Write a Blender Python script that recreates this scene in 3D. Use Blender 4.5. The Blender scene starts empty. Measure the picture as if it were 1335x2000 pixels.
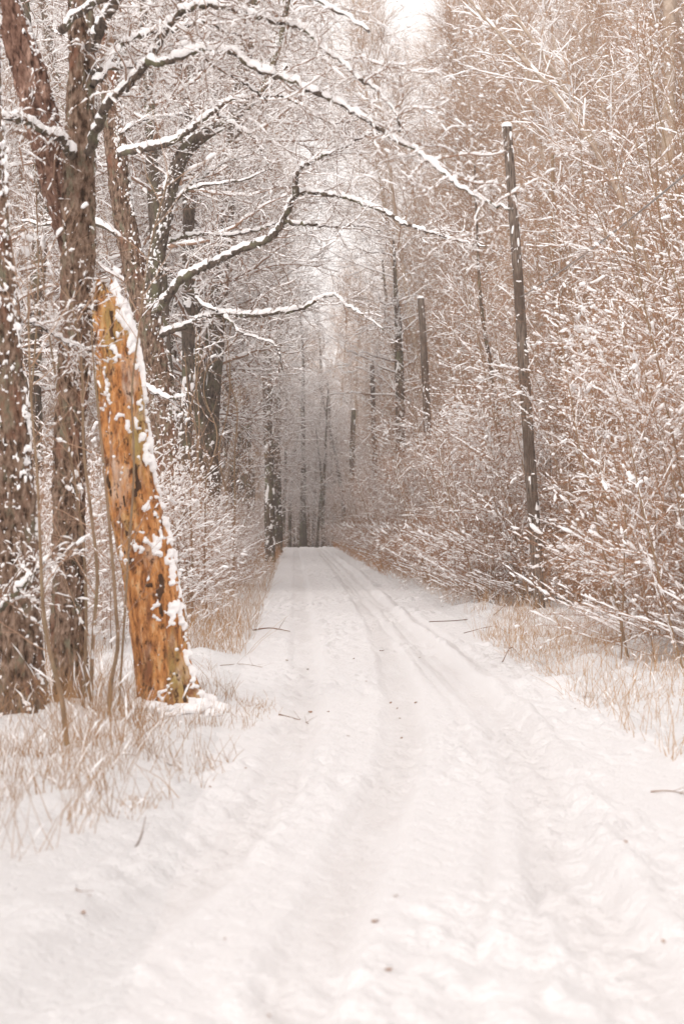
import bpy, math
import numpy as np

# ------------------------------------------------------------------ scene, camera, light
scene = bpy.context.scene
COL = scene.collection
EYE = 1.5            # camera height
FPX = 4722.0         # focal length in photograph pixels (85 mm on a 36 mm tall frame)
HOR = 1020.0         # horizon row in the photograph

cam_d = bpy.data.cameras.new("camera")
cam = bpy.data.objects.new("camera", cam_d)
COL.objects.link(cam)
cam.location = (0, 0, EYE)
cam.rotation_euler = (math.radians(90), 0, 0)
cam_d.sensor_fit = 'AUTO'
cam_d.sensor_width = 36
cam_d.lens = 85
cam_d.shift_y = (HOR - 1000) / 2000
cam_d.clip_start = 0.1
cam_d.clip_end = 2000
cam_d.dof.use_dof = True
cam_d.dof.focus_distance = 36
cam_d.dof.aperture_fstop = 4.0
scene.camera = cam

SUN_EL, SUN_ROT = math.radians(30), math.radians(201)
world = bpy.data.worlds.new("World")
scene.world = world
world.use_nodes = True
wn, wl = world.node_tree.nodes, world.node_tree.links
bg = wn['Background']
sky = wn.new('ShaderNodeTexSky')
sky.sky_type = 'NISHITA'
sky.sun_disc = False
sky.sun_elevation = SUN_EL
sky.sun_rotation = SUN_ROT
sky.dust_density = 6
sky.air_density = 1.5
# overcast: the cloud deck takes most of the blue out of the sky and evens it
hs = wn.new('ShaderNodeHueSaturation')
hs.inputs['Saturation'].default_value = 0.12
wl.new(sky.outputs['Color'], hs.inputs['Color'])
mx = wn.new('ShaderNodeMixRGB')
mx.blend_type = 'MIX'
mx.inputs['Fac'].default_value = 0.85
mx.inputs['Color2'].default_value = (9.5, 9.0, 8.82, 1)
wl.new(hs.outputs['Color'], mx.inputs['Color1'])
wl.new(mx.outputs['Color'], bg.inputs['Color'])
bg.inputs['Strength'].default_value = 0.12

sun_d = bpy.data.lights.new("sun", 'SUN')
sun_d.energy = 1.5
sun_d.angle = math.radians(28)
sun_d.color = (1.0, 0.95, 0.92)
sun = bpy.data.objects.new("sun", sun_d)
COL.objects.link(sun)
# sky sun direction -> lamp direction
sd = np.array([math.sin(SUN_ROT) * math.cos(SUN_EL), math.cos(SUN_ROT) * math.cos(SUN_EL), math.sin(SUN_EL)])
sun.rotation_euler = (math.pi / 2 - SUN_EL, 0, math.atan2(sd[1], sd[0]) + math.pi / 2)

scene.view_settings.view_transform = 'Standard'
scene.view_settings.look = 'None'
scene.view_settings.exposure = 0.37
scene.view_settings.gamma = 1
scene.cycles.max_bounces = 8
scene.cycles.diffuse_bounces = 7
scene.cycles.glossy_bounces = 1

# ------------------------------------------------------------------ small tools
def nrm(a):
    return a / np.maximum(np.linalg.norm(a, axis=-1, keepdims=True), 1e-9)

def sstep(a, b, x):
    t = np.clip((np.asarray(x, float) - a) / (b - a), 0, 1)
    return t * t * (3 - 2 * t)

_perm = np.random.default_rng(7).random((256, 256))
def noise(x, y, px=256):
    """value noise in 0..1, periodic in x with period px"""
    x = np.asarray(x, float); y = np.asarray(y, float)
    xi = np.floor(x).astype(int); yi = np.floor(y).astype(int)
    fx = x - xi; fy = y - yi
    fx = fx * fx * (3 - 2 * fx); fy = fy * fy * (3 - 2 * fy)
    x0 = (xi % px) % 256; x1 = ((xi + 1) % px) % 256
    y0 = yi % 256; y1 = (yi + 1) % 256
    a = _perm[y0, x0]; b = _perm[y0, x1]; c = _perm[y1, x0]; d = _perm[y1, x1]
    return (a * (1 - fx) + b * fx) * (1 - fy) + (c * (1 - fx) + d * fx) * fy

def fbm(x, y, o=4):
    s = 0; a = .5; t = 0
    for i in range(o):
        s = s + a * noise(x * 2 ** i + 17.3 * i, y * 2 ** i + 9.1 * i); t += a; a *= .5
    return s / t

class Acc:
    """collects quads, builds them as one mesh object"""
    def __init__(self): self.v = []; self.q = []; self.n = 0
    def add(self, v, q):
        v = v.reshape(-1, 3)
        self.v.append(v); self.q.append(q.reshape(-1, 4) + self.n); self.n += len(v)
    def mesh(self, name, mat, off=(0, 0, 0), smooth=True):
        v = np.concatenate(self.v) - np.asarray(off); q = np.concatenate(self.q)
        used = np.zeros(len(v), bool); used[q.ravel()] = True
        idx = np.cumsum(used) - 1
        v = v[used]; q = idx[q]
        m = bpy.data.meshes.new(name)
        m.vertices.add(len(v)); m.vertices.foreach_set('co', v.astype(np.float32).ravel())
        m.loops.add(q.size); m.loops.foreach_set('vertex_index', q.astype(np.int32).ravel())
        m.polygons.add(len(q))
        m.polygons.foreach_set('loop_start', np.arange(0, q.size, 4, dtype=np.int32))
        m.polygons.foreach_set('use_smooth', np.full(len(q), smooth))
        m.update(calc_edges=True)
        m.materials.append(mat)
        return m
    def obj(self, name, mat, parent=None, off=(0, 0, 0), smooth=True):
        o = bpy.data.objects.new(name, self.mesh(name, mat, off, smooth))
        COL.objects.link(o)
        if parent: o.parent = parent
        return o

def tag(o, label=None, cat=None, group=None, kind=None):
    if label: o['label'] = label
    if cat: o['category'] = cat
    if group: o['group'] = group
    if kind: o['kind'] = kind
    return o

def empty(name, loc, rz=0, s=1):
    o = bpy.data.objects.new(name, None); COL.objects.link(o)
    o.location = loc; o.rotation_euler = (0, 0, rz); o.scale = (s, s, s)
    o.empty_display_size = .2
    return o

def copy_tree(root, loc, rz, s):
    r = root.copy(); COL.objects.link(r)
    r.location = loc; r.rotation_euler = (0, 0, rz); r.scale = (s, s, s)
    for ch in root.children:
        c = ch.copy(); COL.objects.link(c); c.parent = r
    return r

def grid_faces(M, k, wrap=True):
    i = np.arange(M * k).reshape(M, k)
    if wrap:
        j = np.roll(i, -1, 1)
        return np.stack([i[:-1], j[:-1], j[1:], i[1:]], -1)
    return np.stack([i[:-1, :-1], i[:-1, 1:], i[1:, 1:], i[1:, :-1]], -1)

def frames(pts):
    t = nrm(np.gradient(pts, axis=1))
    m = np.abs(nrm(pts[:, -1] - pts[:, 0])[:, 2]) > .85
    ref = np.where(m[:, None], np.array([0., 1, 0]), np.array([0., 0, 1]))[:, None, :]
    u = nrm(np.cross(t, np.broadcast_to(ref, t.shape)))
    return t, u, np.cross(t, u)

def tube(acc, pts, rad, k, keep=None):
    N, P, _ = pts.shape
    t, u, v = frames(pts)
    a = np.arange(k) * 2 * np.pi / k
    ring = pts[:, :, None] + rad[:, :, None, None] * (np.cos(a)[:, None] * u[:, :, None] + np.sin(a)[:, None] * v[:, :, None])
    i = np.arange(N * P * k).reshape(N, P, k)
    j = np.roll(i, -1, 2)
    q = np.stack([i[:, :-1], j[:, :-1], j[:, 1:], i[:, 1:]], -1)
    if keep is not None: q = q[keep]
    acc.add(ring, q)

def resample(pts, rad, M):
    P = pts.shape[1]
    t = np.linspace(0, P - 1, M); i = np.minimum(t.astype(int), P - 2); f = t - i
    return (pts[:, i] * (1 - f)[None, :, None] + pts[:, i + 1] * f[None, :, None],
            rad[:, i] * (1 - f) + rad[:, i + 1] * f)

def snow_on(acc, pts, rad, thick, cover, M, k, rng, ridge=False):
    """lumps of snow lying along the upper side of twigs and limbs"""
    p, r = resample(pts, rad, M)
    t = nrm(np.gradient(p, axis=1))
    hz = np.clip(np.sqrt(np.clip(1 - t[..., 2] ** 2, 0, 1)) * 1.5 - .35, 0, 1)
    s = thick * (.35 + 1.0 * rng.random(r.shape)) * (rng.random(r.shape) < cover) * hz
    if ridge:   # a continuous ridge, thin where the limb climbs, broken now and then
        w = rng.random(r.shape); gp = rng.random(r.shape)
        kern = np.array([1, 2, 3, 4, 4, 4, 3, 2, 1.]) / 24; kg = np.ones(7) / 7
        for q in range(len(w)):
            w[q] = np.convolve(w[q], kern, 'same'); gp[q] = np.convolve(gp[q], kg, 'same')
        s = thick * (.9 + 2.2 * (w - .5)) * hz * sstep(.34, .45, gp) * (.5 + .9 * np.clip(r / (r.mean() + 1e-6), 0, 1.3))
    s[:, 0] = 0; s[:, -1] *= .4
    on = s > thick * .08
    s = np.where(on, s, 0)
    R = np.where(on, .78 * r + .5 * s, .4 * r)
    c = p.copy(); c[..., 2] += np.where(on, .25 * r + .5 * s, 0)
    tube(acc, c, R, k, keep=on[:, :-1] | on[:, 1:])

def blobs(acc, pts, rad, per, size, rng, el=(1.1, 3.6)):
    """rounded clumps of snow perched on twigs"""
    N, P, _ = pts.shape
    par = rng.integers(0, N, int(N * per))
    t = rng.uniform(.08, 1, len(par)) * (P - 1); i = np.minimum(t.astype(int), P - 2); f = (t - i)[:, None]
    a = pts[par, i]; b = pts[par, i + 1]
    tg = nrm(b - a); c = a * (1 - f) + b * f
    hz = np.sqrt(np.clip(1 - tg[:, 2] ** 2, 0, 1))
    k = rng.random(len(par)) < hz * 1.5 - .35
    tg = tg[k]; c = c[k]; par = par[k]; i = i[k]
    R = np.clip(size[0] * 1.15 * np.exp(rng.normal(0, .42, len(c))), .004, size[1] * 1.7); L = R * rng.uniform(*el, len(c))
    tau = np.array([-1, -.72, 0, .72, 1.]); pr = np.array([.35, .86, 1, .86, .35])
    p = c[:, None] + tg[:, None] * (L[:, None] * tau)[..., None]
    p = p + rng.normal(0, .22, p.shape) * R[:, None, None]
    p[..., 2] += (rad[par, i] * .6 + R * .5)[:, None]
    tube(acc, p, R[:, None] * pr * rng.uniform(.6, 1.35, (len(c), 5)), 5)

def grow(start, d, length, P, wob, trop, rng, curl=0):
    N = len(start)
    st = (np.asarray(length) / (P - 1))[:, None] * np.ones((N, 1))
    pts = [start]; d = nrm(d)
    trop = np.asarray(trop, float)
    for i in range(P - 1):
        d = nrm(d + wob * rng.normal(size=(N, 3)) + trop)
        pts.append(pts[-1] + d * st)
    return np.stack(pts, 1)

def spawn(pts, rad, n, t0, t1, a0, a1, rng, flat=0.0):
    N, P, _ = pts.shape
    par = np.repeat(np.arange(N), n)
    t = rng.uniform(t0, t1, len(par))
    f = t * (P - 1); i = np.minimum(f.astype(int), P - 2); f = (f - i)[:, None]
    A = pts[par, i]; B = pts[par, i + 1]
    s = A * (1 - f) + B * f
    tg = nrm(B - A)
    r = rng.normal(size=(len(par), 3)); r[:, 2] *= (1 - flat)
    pr = nrm(r - tg * (r * tg).sum(1, keepdims=True))
    a = rng.uniform(a0, a1, len(par))[:, None]
    rp = rad[par, i] * (1 - f[:, 0]) + rad[par, i + 1] * f[:, 0]
    return s, np.cos(a) * tg + np.sin(a) * pr, rp, t, par

def smooth_path(p, r, M):
    """Catmull-Rom through the given points"""
    p = np.asarray(p, float); r = np.asarray(r, float)
    s = np.concatenate([[0], np.cumsum(np.linalg.norm(np.diff(p, axis=0), axis=1))])
    q = np.concatenate([p, r[:, None]], 1)
    m = np.gradient(q, s, axis=0) if len(p) > 2 else np.repeat((q[1:] - q[:1]) / s[1], 2, 0)
    x = np.linspace(0, s[-1], M); i = np.clip(np.searchsorted(s, x, 'right') - 1, 0, len(s) - 2)
    h = (s[i + 1] - s[i])[:, None]; t = ((x - s[i]) / (s[i + 1] - s[i]))[:, None]
    o = (2*t**3-3*t**2+1)*q[i] + (t**3-2*t**2+t)*h*m[i] + (-2*t**3+3*t**2)*q[i+1] + (t**3-t**2)*h*m[i+1]
    return o[:, :3], np.maximum(o[:, 3], .001)

def px(x, y, d):
    return np.array([(x - 667.5) / FPX * d, d, EYE + (HOR - y) / FPX * d])

# ------------------------------------------------------------------ materials
def mat(name):
    m = bpy.data.materials.new(name); m.use_nodes = True
    n = m.node_tree.nodes; return m, n, m.node_tree.links, n['Principled BSDF']

def ramp(n, l, src, stops):
    r = n.new('ShaderNodeValToRGB'); e = r.color_ramp.elements
    while len(e) < len(stops): e.new(.5)
    for el, (p, c) in zip(e, stops):
        el.position = p; el.color = (*c, 1)
    l.new(src, r.inputs['Fac']); return r

def tex(n, l, scale, stretch=(1, 1, 1), detail=4, rough=.6, coord='Object'):
    tc = n.new('ShaderNodeTexCoord'); mp = n.new('ShaderNodeMapping')
    mp.inputs['Scale'].default_value = stretch
    l.new(tc.outputs[coord], mp.inputs['Vector'])
    t = n.new('ShaderNodeTexNoise')
    t.inputs['Scale'].default_value = scale; t.inputs['Detail'].default_value = detail; t.inputs['Roughness'].default_value = rough
    l.new(mp.outputs['Vector'], t.inputs['Vector']); return t

def bump(n, l, b, src, strength, dist):
    bn = n.new('ShaderNodeBump'); bn.inputs['Strength'].default_value = strength; bn.inputs['Distance'].default_value = dist
    l.new(src, bn.inputs['Height']); l.new(bn.outputs['Normal'], b.inputs['Normal'])

def snow_mat(name, col, bscale, bstr, bdist):
    m, n, l, b = mat(name)
    b.inputs['Base Color'].default_value = (*col, 1)
    b.inputs['Roughness'].default_value = .7
    b.inputs['Specular IOR Level'].default_value = .2
    if bstr:
        t = tex(n, l, bscale, detail=5)
        bump(n, l, b, t.outputs['Fac'], bstr, bdist)
    return m
M_SNOW = snow_mat('snow_on_wood', (.88, .862, .858), 30, 0, .01)
M_GROUND = snow_mat('ground_snow', (.775, .757, .753), 22, 1.0, .05)
M_ROAD = snow_mat('packed_snow', (.785, .764, .760), 26, 1.0, .03)
_n = M_ROAD.node_tree.nodes; _l = M_ROAD.node_tree.links
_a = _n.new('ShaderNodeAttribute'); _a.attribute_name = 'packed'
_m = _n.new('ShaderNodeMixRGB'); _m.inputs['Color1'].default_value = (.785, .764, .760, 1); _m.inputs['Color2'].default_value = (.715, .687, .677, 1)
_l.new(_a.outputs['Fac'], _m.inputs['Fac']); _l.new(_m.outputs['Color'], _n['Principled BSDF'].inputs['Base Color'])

def twig_mat(name, c0, c1):
    m, n, l, b = mat(name)
    oi = n.new('ShaderNodeObjectInfo')
    t = tex(n, l, 3, detail=2)
    ad = n.new('ShaderNodeMath'); ad.operation = 'MULTIPLY_ADD'
    l.new(oi.outputs['Random'], ad.inputs[0]); ad.inputs[1].default_value = .5; l.new(t.outputs['Fac'], ad.inputs[2])
    r = ramp(n, l, ad.outputs[0], [(.3, c0), (1.0, c1)])
    l.new(r.outputs['Color'], b.inputs['Base Color'])
    b.inputs['Roughness'].default_value = .8
    b.inputs['Specular IOR Level'].default_value = .2
    return m
M_TWIG_RED = twig_mat('red_brown_twig', (.24, .118, .062), (.42, .24, .145))
M_TWIG_TAN = twig_mat('tan_twig', (.30, .18, .118), (.47, .315, .215))
M_TWIG_DARK = twig_mat('dark_twig', (.16, .095, .065), (.31, .195, .135))

def bark_mat(name, stops, moss=None, stretch=.38, scale=26, patch=None):
    m, n, l, b = mat(name)
    t = tex(n, l, scale, (1, 1, stretch), 6, .65)
    r = ramp(n, l, t.outputs['Fac'], stops)
    out = r.outputs['Color']
    for (col, sc, lo, hi, stz) in (moss or []):
        t2 = tex(n, l, sc, (1, 1, stz), 5, .65)
        mr = ramp(n, l, t2.outputs['Fac'], [(lo, (0, 0, 0)), (hi, (1, 1, 1))])
        mxx = n.new('ShaderNodeMixRGB'); l.new(mr.outputs['Color'], mxx.inputs['Fac'])
        l.new(out, mxx.inputs['Color1']); mxx.inputs['Color2'].default_value = (*col, 1)
        out = mxx.outputs['Color']
    l.new(out, b.inputs['Base Color'])
    b.inputs['Roughness'].default_value = .9
    b.inputs['Specular IOR Level'].default_value = .15
    bump(n, l, b, t.outputs['Fac'], 1.0, .04)
    return m
M_BARK_GREY = bark_mat('mossy_grey_bark', [(.38, (.045, .027, .018)), (.48, (.165, .102, .07)), (.62, (.31, .22, .165))],
                       [((.20, .18, .125), 11, .54, .66, .4), ((.24, .11, .07), 6, .54, .70, .4), ((.42, .33, .27), 16, .62, .70, .35)])
M_BARK_RED = bark_mat('red_brown_bark', [(.36, (.045, .022, .016)), (.48, (.16, .085, .06)), (.64, (.30, .18, .135))],
                      [((.55, .36, .28), 3.5, .56, .64, .4)])
M_BARK_FAR = bark_mat('dark_oak_bark', [(.34, (.04, .03, .024)), (.66, (.19, .145, .115))], [((.17, .16, .10), 4, .5, .65, .5)])
M_BARK_PALE = bark_mat('pale_aspen_bark', [(.25, (.27, .20, .15)), (.5, (.42, .33, .26)), (.7, (.55, .45, .37))], None, 1.2, 9)
M_STEM = bark_mat('olive_sapling_bark', [(.3, (.20, .13, .08)), (.7, (.36, .25, .165))], [((.27, .21, .13), 9, .5, .7, .4)], .5, 14)
M_POLE = bark_mat('weathered_pole_wood', [(.36, (.06, .045, .036)), (.5, (.17, .13, .105)), (.66, (.30, .245, .20))], [((.12, .085, .065), 4, .5, .62, .3)], .08, 46)
M_ROT = bark_mat('orange_rotten_wood', [(.35, (.15, .06, .027)), (.44, (.41, .17, .06)), (.55, (.62, .28, .10)), (.68, (.73, .47, .26))],
                 [((.42, .31, .12), 3.0, .50, .66, .3), ((.66, .49, .38), 5, .56, .68, .3), ((.26, .11, .055), 8, .53, .66, .4), ((.10, .045, .025), 24, .55, .64, .6)], .3, 22)
M_HOLE = bark_mat('dark_bark_holes', [(.3, (.05, .028, .018)), (.7, (.14, .075, .045))])
M_STRAW = twig_mat('dry_straw', (.24, .12, .05), (.48, .29, .15))
M_STRAW_RED = twig_mat('russet_straw', (.38, .17, .07), (.52, .28, .13))
M_LEAF = twig_mat('dead_leaf', (.20, .11, .07), (.34, .19, .12))
M_WIRE, _n, _l, _b = mat('grey_cable'); _b.inputs['Base Color'].default_value = (.25, .22, .2, 1); _b.inputs['Roughness'].default_value = .5

# ------------------------------------------------------------------ ground and road
def centre(y):
    y = np.asarray(y, float)
    return 1.0 - .0205 * y

RUTS = [  # lateral line (y, x), half width, depth, berm on right side
    ([4, 7.2, 9, 10.5, 12.5, 15.4, 18, 21, 26, 34, 45, 70, 100, 150], [.97, .98, .95, .94, 1.07, 1.17, 1.20, 1.16, 1.02, .82, .62, .22, -.38, -1.38], .17, .016, .042),
    ([4, 7.2, 9.7, 12.6, 16.5, 21, 27, 35, 50, 100, 150], [-.35, -.16, -.01, .19, .43, .52, .53, .50, .3, -.62, -1.62], .15, .020, .012),
    ([4, 8.5, 10.4, 13.6, 18.6, 25.3, 35, 50, 100, 150], [-1.2, -.84, -.6, -.37, -.32, -.38, -.57, -.85, -1.85, -2.8], .16, .016, .010),
    ([4, 7.3, 9.7, 13.4, 20, 30, 60, 150], [.2, .41, .56, .82, .9, .72, .12, -1.7], .035, .010, .004),
    ([4, 7.2, 12.2, 18, 30, 60, 150], [.45, .60, .95, 1.12, .9, .3, -1.5], .03, .010, .003),
    ([4, 7.0, 9.0, 12.0, 20, 30, 60, 150], [1.15, 1.25, 1.28, 1.34, 1.5, 1.3, .6, -1.2], .10, .006, .010),
]
MOUNDS = [(-1.15, 19.7, .35, .06), (-2.15, 19.1, .6, .06), (-2.25, 16.9, .6, .12), (1.9, 22, .5, .1), (2.6, 24.5, .4, .12), (2.35, 18.5, .5, .1), (3.3, 26, .5, .18)]
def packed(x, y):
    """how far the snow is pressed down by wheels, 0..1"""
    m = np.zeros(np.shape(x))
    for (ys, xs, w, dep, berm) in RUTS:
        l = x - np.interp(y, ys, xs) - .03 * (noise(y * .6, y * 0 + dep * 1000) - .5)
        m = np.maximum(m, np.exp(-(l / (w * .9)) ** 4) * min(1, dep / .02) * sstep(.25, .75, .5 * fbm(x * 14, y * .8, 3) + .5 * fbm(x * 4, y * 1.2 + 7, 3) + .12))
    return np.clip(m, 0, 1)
def height(x, y):
    x = np.asarray(x, float); y = np.asarray(y, float)
    u = x - centre(y)
    z = -np.clip((y - 138) / 60, 0, 1.7) ** 2 * 1.6
    z = z + .05 * (fbm(x * .25 + 40, y * .18, 2) - .5)
    v = sstep(1.45, 2.3, np.abs(u + .12 * (noise(y * .7, x * 0 + 3) - .5)))
    tuss = np.clip(fbm(x * 2.1, y * 1.5, 3) - .42, 0, 1)
    fine = fbm(x * 8, y * 5 + 30, 3) - .5
    z = z + v * (.03 + .30 * tuss + .035 * fine)
    road = 1 - v
    scuff = sstep(.36, .58, fbm(x * 1.6 + 9, y * .45 + 5, 2))
    z = z + road * (.012 * (fbm(x * 3, y * 1.2, 3) - .5) + scuff * .13 * (fbm(x * 9 + 3, y * 5, 3) - .5) + .03 * (fbm(x * 16, y * 9, 2) - .5))
    for (ys, xs, w, dep, berm) in RUTS:
        l = x - np.interp(y, ys, xs) - .03 * (noise(y * .6, y * 0 + dep * 1000) - .5)
        var = .6 + .8 * noise(y * .5 + dep * 500, y * 0 + 1)
        z = z - 1.9 * dep * np.exp(-(l / w) ** 8) * var
        z = z + 1.5 * berm * np.exp(-((l - w * 1.5) / (w * .45 + .02)) ** 2) * var
    for (mx_, my_, mr, mh) in MOUNDS:
        z = z + mh * np.exp(-((x - mx_) ** 2 + (y - my_) ** 2) / mr ** 2)
    return z

def H(x, y): return float(height(np.array([x]), np.array([y]))[0])

ys = [-12.0, -6.0, 0.0, 3.0]
while ys[-1] < 330:
    ys.append(ys[-1] + .0034 * ys[-1] + .011)
ys = np.array(ys)
ou = 4.2 * 1.16 ** np.arange(1, 24)
us = np.concatenate([-ou[::-1], np.arange(-4.2, 4.21, .032), ou])
UU, YY = np.meshgrid(us, ys)
XX = UU + centre(YY)
ZZ = height(XX, YY)
gv = np.stack([XX, YY, ZZ], -1)
gf = grid_faces(len(ys), len(us), False)
nx = np.cross(np.gradient(gv, axis=1), np.gradient(gv, axis=0)); nx = nrm(nx).reshape(-1, 3)
uc = (us[:-1] + us[1:]) / 2
inroad = np.broadcast_to((np.abs(uc) < 1.5)[None, :], gf.shape[:2])
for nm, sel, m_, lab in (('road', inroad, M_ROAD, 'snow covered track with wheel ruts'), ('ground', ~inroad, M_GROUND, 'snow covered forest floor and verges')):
    a = Acc(); f = gf[sel]
    a.add(gv, f)
    o = a.obj(nm, m_)
    used = np.zeros(len(nx), bool); used[f.ravel()] = True
    o.data.normals_split_custom_set_from_vertices(nx[used])
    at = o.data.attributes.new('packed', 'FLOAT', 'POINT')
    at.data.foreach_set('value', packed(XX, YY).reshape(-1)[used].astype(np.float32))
    tag(o, lab, nm, kind='structure')

# ------------------------------------------------------------------ tree parts
def side_growth(accT, accS, pts, rad, levels, rng):
    cur, cr = pts, rad
    for lv in levels:
        s, d, rp, t, par = spawn(cur, cr, lv['n'], lv.get('t0', .1), lv.get('t1', 1), *lv['ang'], rng, lv.get('flat', 0))
        L = rng.uniform(*lv['len'], len(s))
        if 'taper' in lv: L = L * (1 - lv['taper'] * t)
        d = d + np.asarray(lv.get('bias', (0, 0, 0)))
        P = lv['P']
        p = grow(s, d, L, P, lv['wob'], lv.get('trop', (0, 0, 0)), rng)
        r0 = np.minimum(rng.uniform(*lv['r'], len(s)), rp * .75)
        r = r0[:, None] * np.linspace(1, lv.get('tip', .35), P)[None]
        tube(accT, p, r, lv.get('k', 3))
        if lv.get('snow'):
            snow_on(accS, p, r, lv['snow'], lv.get('cover', .7), lv.get('M', P), lv.get('ks', 4), rng)
        if lv.get('blob'): blobs(accS, p, r, *lv['blob'], rng)
        cur, cr = p, r
    return cur, cr

def sapling_proto(seed, mt, hmin, hmax, stems, dens=1.0, bias=-.13):
    """clump of thin stems, snow lying on every twig"""
    rng = np.random.default_rng(seed)
    T, C, S = Acc(), Acc(), Acc()
    b = np.zeros((stems, 3)); b[:, :2] = rng.uniform(-.6, .6, (stems, 2)); b[:, 2] = -.12
    d = np.stack([rng.normal(bias, .12, stems), rng.normal(0, .12, stems), np.ones(stems)], 1)
    L = rng.uniform(hmin, hmax, stems)
    p = grow(b, d, L, 14, .04, (bias * .03, 0, .02), rng)
    r = L[:, None] * .0032 * rng.uniform(.55, 1.15, (stems, 1)) * np.linspace(1, .22, 14)[None]
    tube(T, p, r, 6)
    side_growth(C, S, p, r, [
        dict(n=int(19 * dens), t0=.04, ang=(.6, 1.3), len=(.4, 1.5), taper=.5, P=7, wob=.08, trop=(bias * .06, 0, .0), r=(.0035, .007), bias=(bias, 0, .03), snow=.017, cover=.55, M=26, blob=(2.6, (.0085, .018))),
        dict(n=5, t0=.12, ang=(.45, 1.0), len=(.2, .7), taper=.4, P=5, wob=.12, r=(.003, .0046), blob=(1.3, (.007, .015))),
        dict(n=9, t0=.12, ang=(.5, 1.1), len=(.10, .36), P=3, wob=.16, r=(.0024, .0036), blob=(.14, (.006, .011)))], rng)
    return T, C, S

def aspen_proto(seed, h, lean=-.1):
    rng = np.random.default_rng(seed)
    T, C, S = Acc(), Acc(), Acc()
    p = grow(np.array([[0, 0, -.3]]), np.array([[rng.normal(lean, .04), rng.normal(0, .05), 1]]), np.array([h]), 22, .025, (0, 0, .01), rng)
    r = (h * .0075 * np.linspace(1, .12, 22))[None]
    tube(T, p, r, 10)
    side_growth(C, S, p, r, [
        dict(n=54, t0=.10, ang=(.6, 1.0), len=(1.3, 3.0), taper=.55, P=9, wob=.06, trop=(-.02, 0, .03), r=(.010, .022), bias=(-.15, 0, 0), k=4, snow=.025, cover=.42, M=34),
        dict(n=10, t0=.12, ang=(.45, .9), len=(.5, 1.4), taper=.4, P=6, wob=.08, trop=(-.02, 0, .03), r=(.004, .007), snow=.016, cover=.12, M=16, blob=(1.3, (.010, .018))),
        dict(n=11, t0=.12, ang=(.4, .9), len=(.2, .65), P=4, wob=.1, r=(.0028, .0042), blob=(.28, (.010, .017)))], rng)
    return T, C, S

def oak_proto(seed, h):
    rng = np.random.default_rng(seed)
    T, C, S = Acc(), Acc(), Acc()
    p = grow(np.array([[0, 0, -.3]]), np.array([[rng.normal(0, .05), 0, 1]]), np.array([h]), 20, .03, (0, 0, .01), rng)
    r = (h * .014 * np.linspace(1, .15, 20) ** .8)[None]; r[0, 0] *= 1.25
    tube(T, p, r, 12)
    side_growth(C, S, p, r, [
        dict(n=26, t0=.22, ang=(1.0, 1.5), len=(2.5, 5.5), taper=.5, P=12, wob=.16, trop=(-.015, 0, .015), bias=(-.3, 0, 0), r=(.03, .06), k=6, snow=.045, cover=.9, M=36, ks=5, tip=.2),
        dict(n=8, t0=.2, ang=(.5, 1.1), len=(.8, 2.4), taper=.4, P=8, wob=.2, r=(.012, .022), k=4, snow=.03, cover=.6, M=22),
        dict(n=6, t0=.15, ang=(.5, 1.1), len=(.35, 1.0), P=5, wob=.25, r=(.006, .009), snow=.022, cover=.42, M=11),
        dict(n=4, t0=.2, ang=(.5, 1.1), len=(.15, .4), P=3, wob=.3, r=(.004, .006), snow=.02, cover=.2, M=6, ks=3)], rng)
    return T, C, S

def make_proto(name, parts, mt_trunk, mt_twig):
    T, C, S = parts
    root = empty(name, (0, 0, 0))
    T.obj('trunk', mt_trunk, root)
    C.obj('crown', mt_twig, root)
    S.obj('snow', M_SNOW, root)
    return root

def in_view(x, y, m): return abs(x) < .1415 * y + m

used = set()
def place(proto, x, y, rz, s, label, cat, group, dz=0):
    loc = (x, y, H(x, y) + dz)
    if proto.name in used:
        o = copy_tree(proto, loc, rz, s)
    else:
        used.add(proto.name); o = proto
        o.location = loc; o.rotation_euler = (0, 0, rz); o.scale = (s, s, s)
    return tag(o, label, cat, group)

SAP = [make_proto('sapling_clump', sapling_proto(11 + i, None, *hh), M_STEM, M_TWIG_RED)
       for i, hh in enumerate([(3.0, 6.0, 7), (4.5, 8.5, 7), (1.6, 4.2, 7), (4.0, 7.5, 7), (1.0, 2.6, 5)])]
ASP = [make_proto('aspen_tree', aspen_proto(31 + i, h), M_BARK_PALE, M_TWIG_TAN) for i, h in enumerate([12.5, 14.5, 11])]
OAK = [make_proto('oak_tree', oak_proto(51 + i, h), M_BARK_FAR, M_TWIG_DARK) for i, h in enumerate([17, 20, 15])]

rng = np.random.default_rng(2024)
# right hand thicket
n_sap = 0
G1 = 'saplings of the thicket right of the track'
L1 = 'thin leafless red-brown sapling clump laden with snow in the thicket right of the track'
y = 24.0
while y < 148:
    st = 1.0 + .026 * max(0, y - 30)
    for row in range(5):
        u = (2.75 if y > 41 else 3.0) + (.2, .9, 1.8, 3.0, 4.4)[row] * (1 + .004 * y) + rng.normal(0, .22)
        yy = y + rng.normal(0, .4)
        x = u + float(centre(yy))
        if yy < 41 and x < .0885 * yy + 1.2: continue
        if not in_view(x, yy, 1.3): continue
        if row >= 3 and yy > 85: continue
        k = (2, rng.choice([0, 2]), rng.choice([0, 1, 3]), rng.choice([1, 3]), rng.choice([1, 3]))[row]
        place(SAP[k], x, yy, rng.normal(0, .5), rng.uniform(.85, 1.2), L1, 'sapling', G1); n_sap += 1
    y += st
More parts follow.
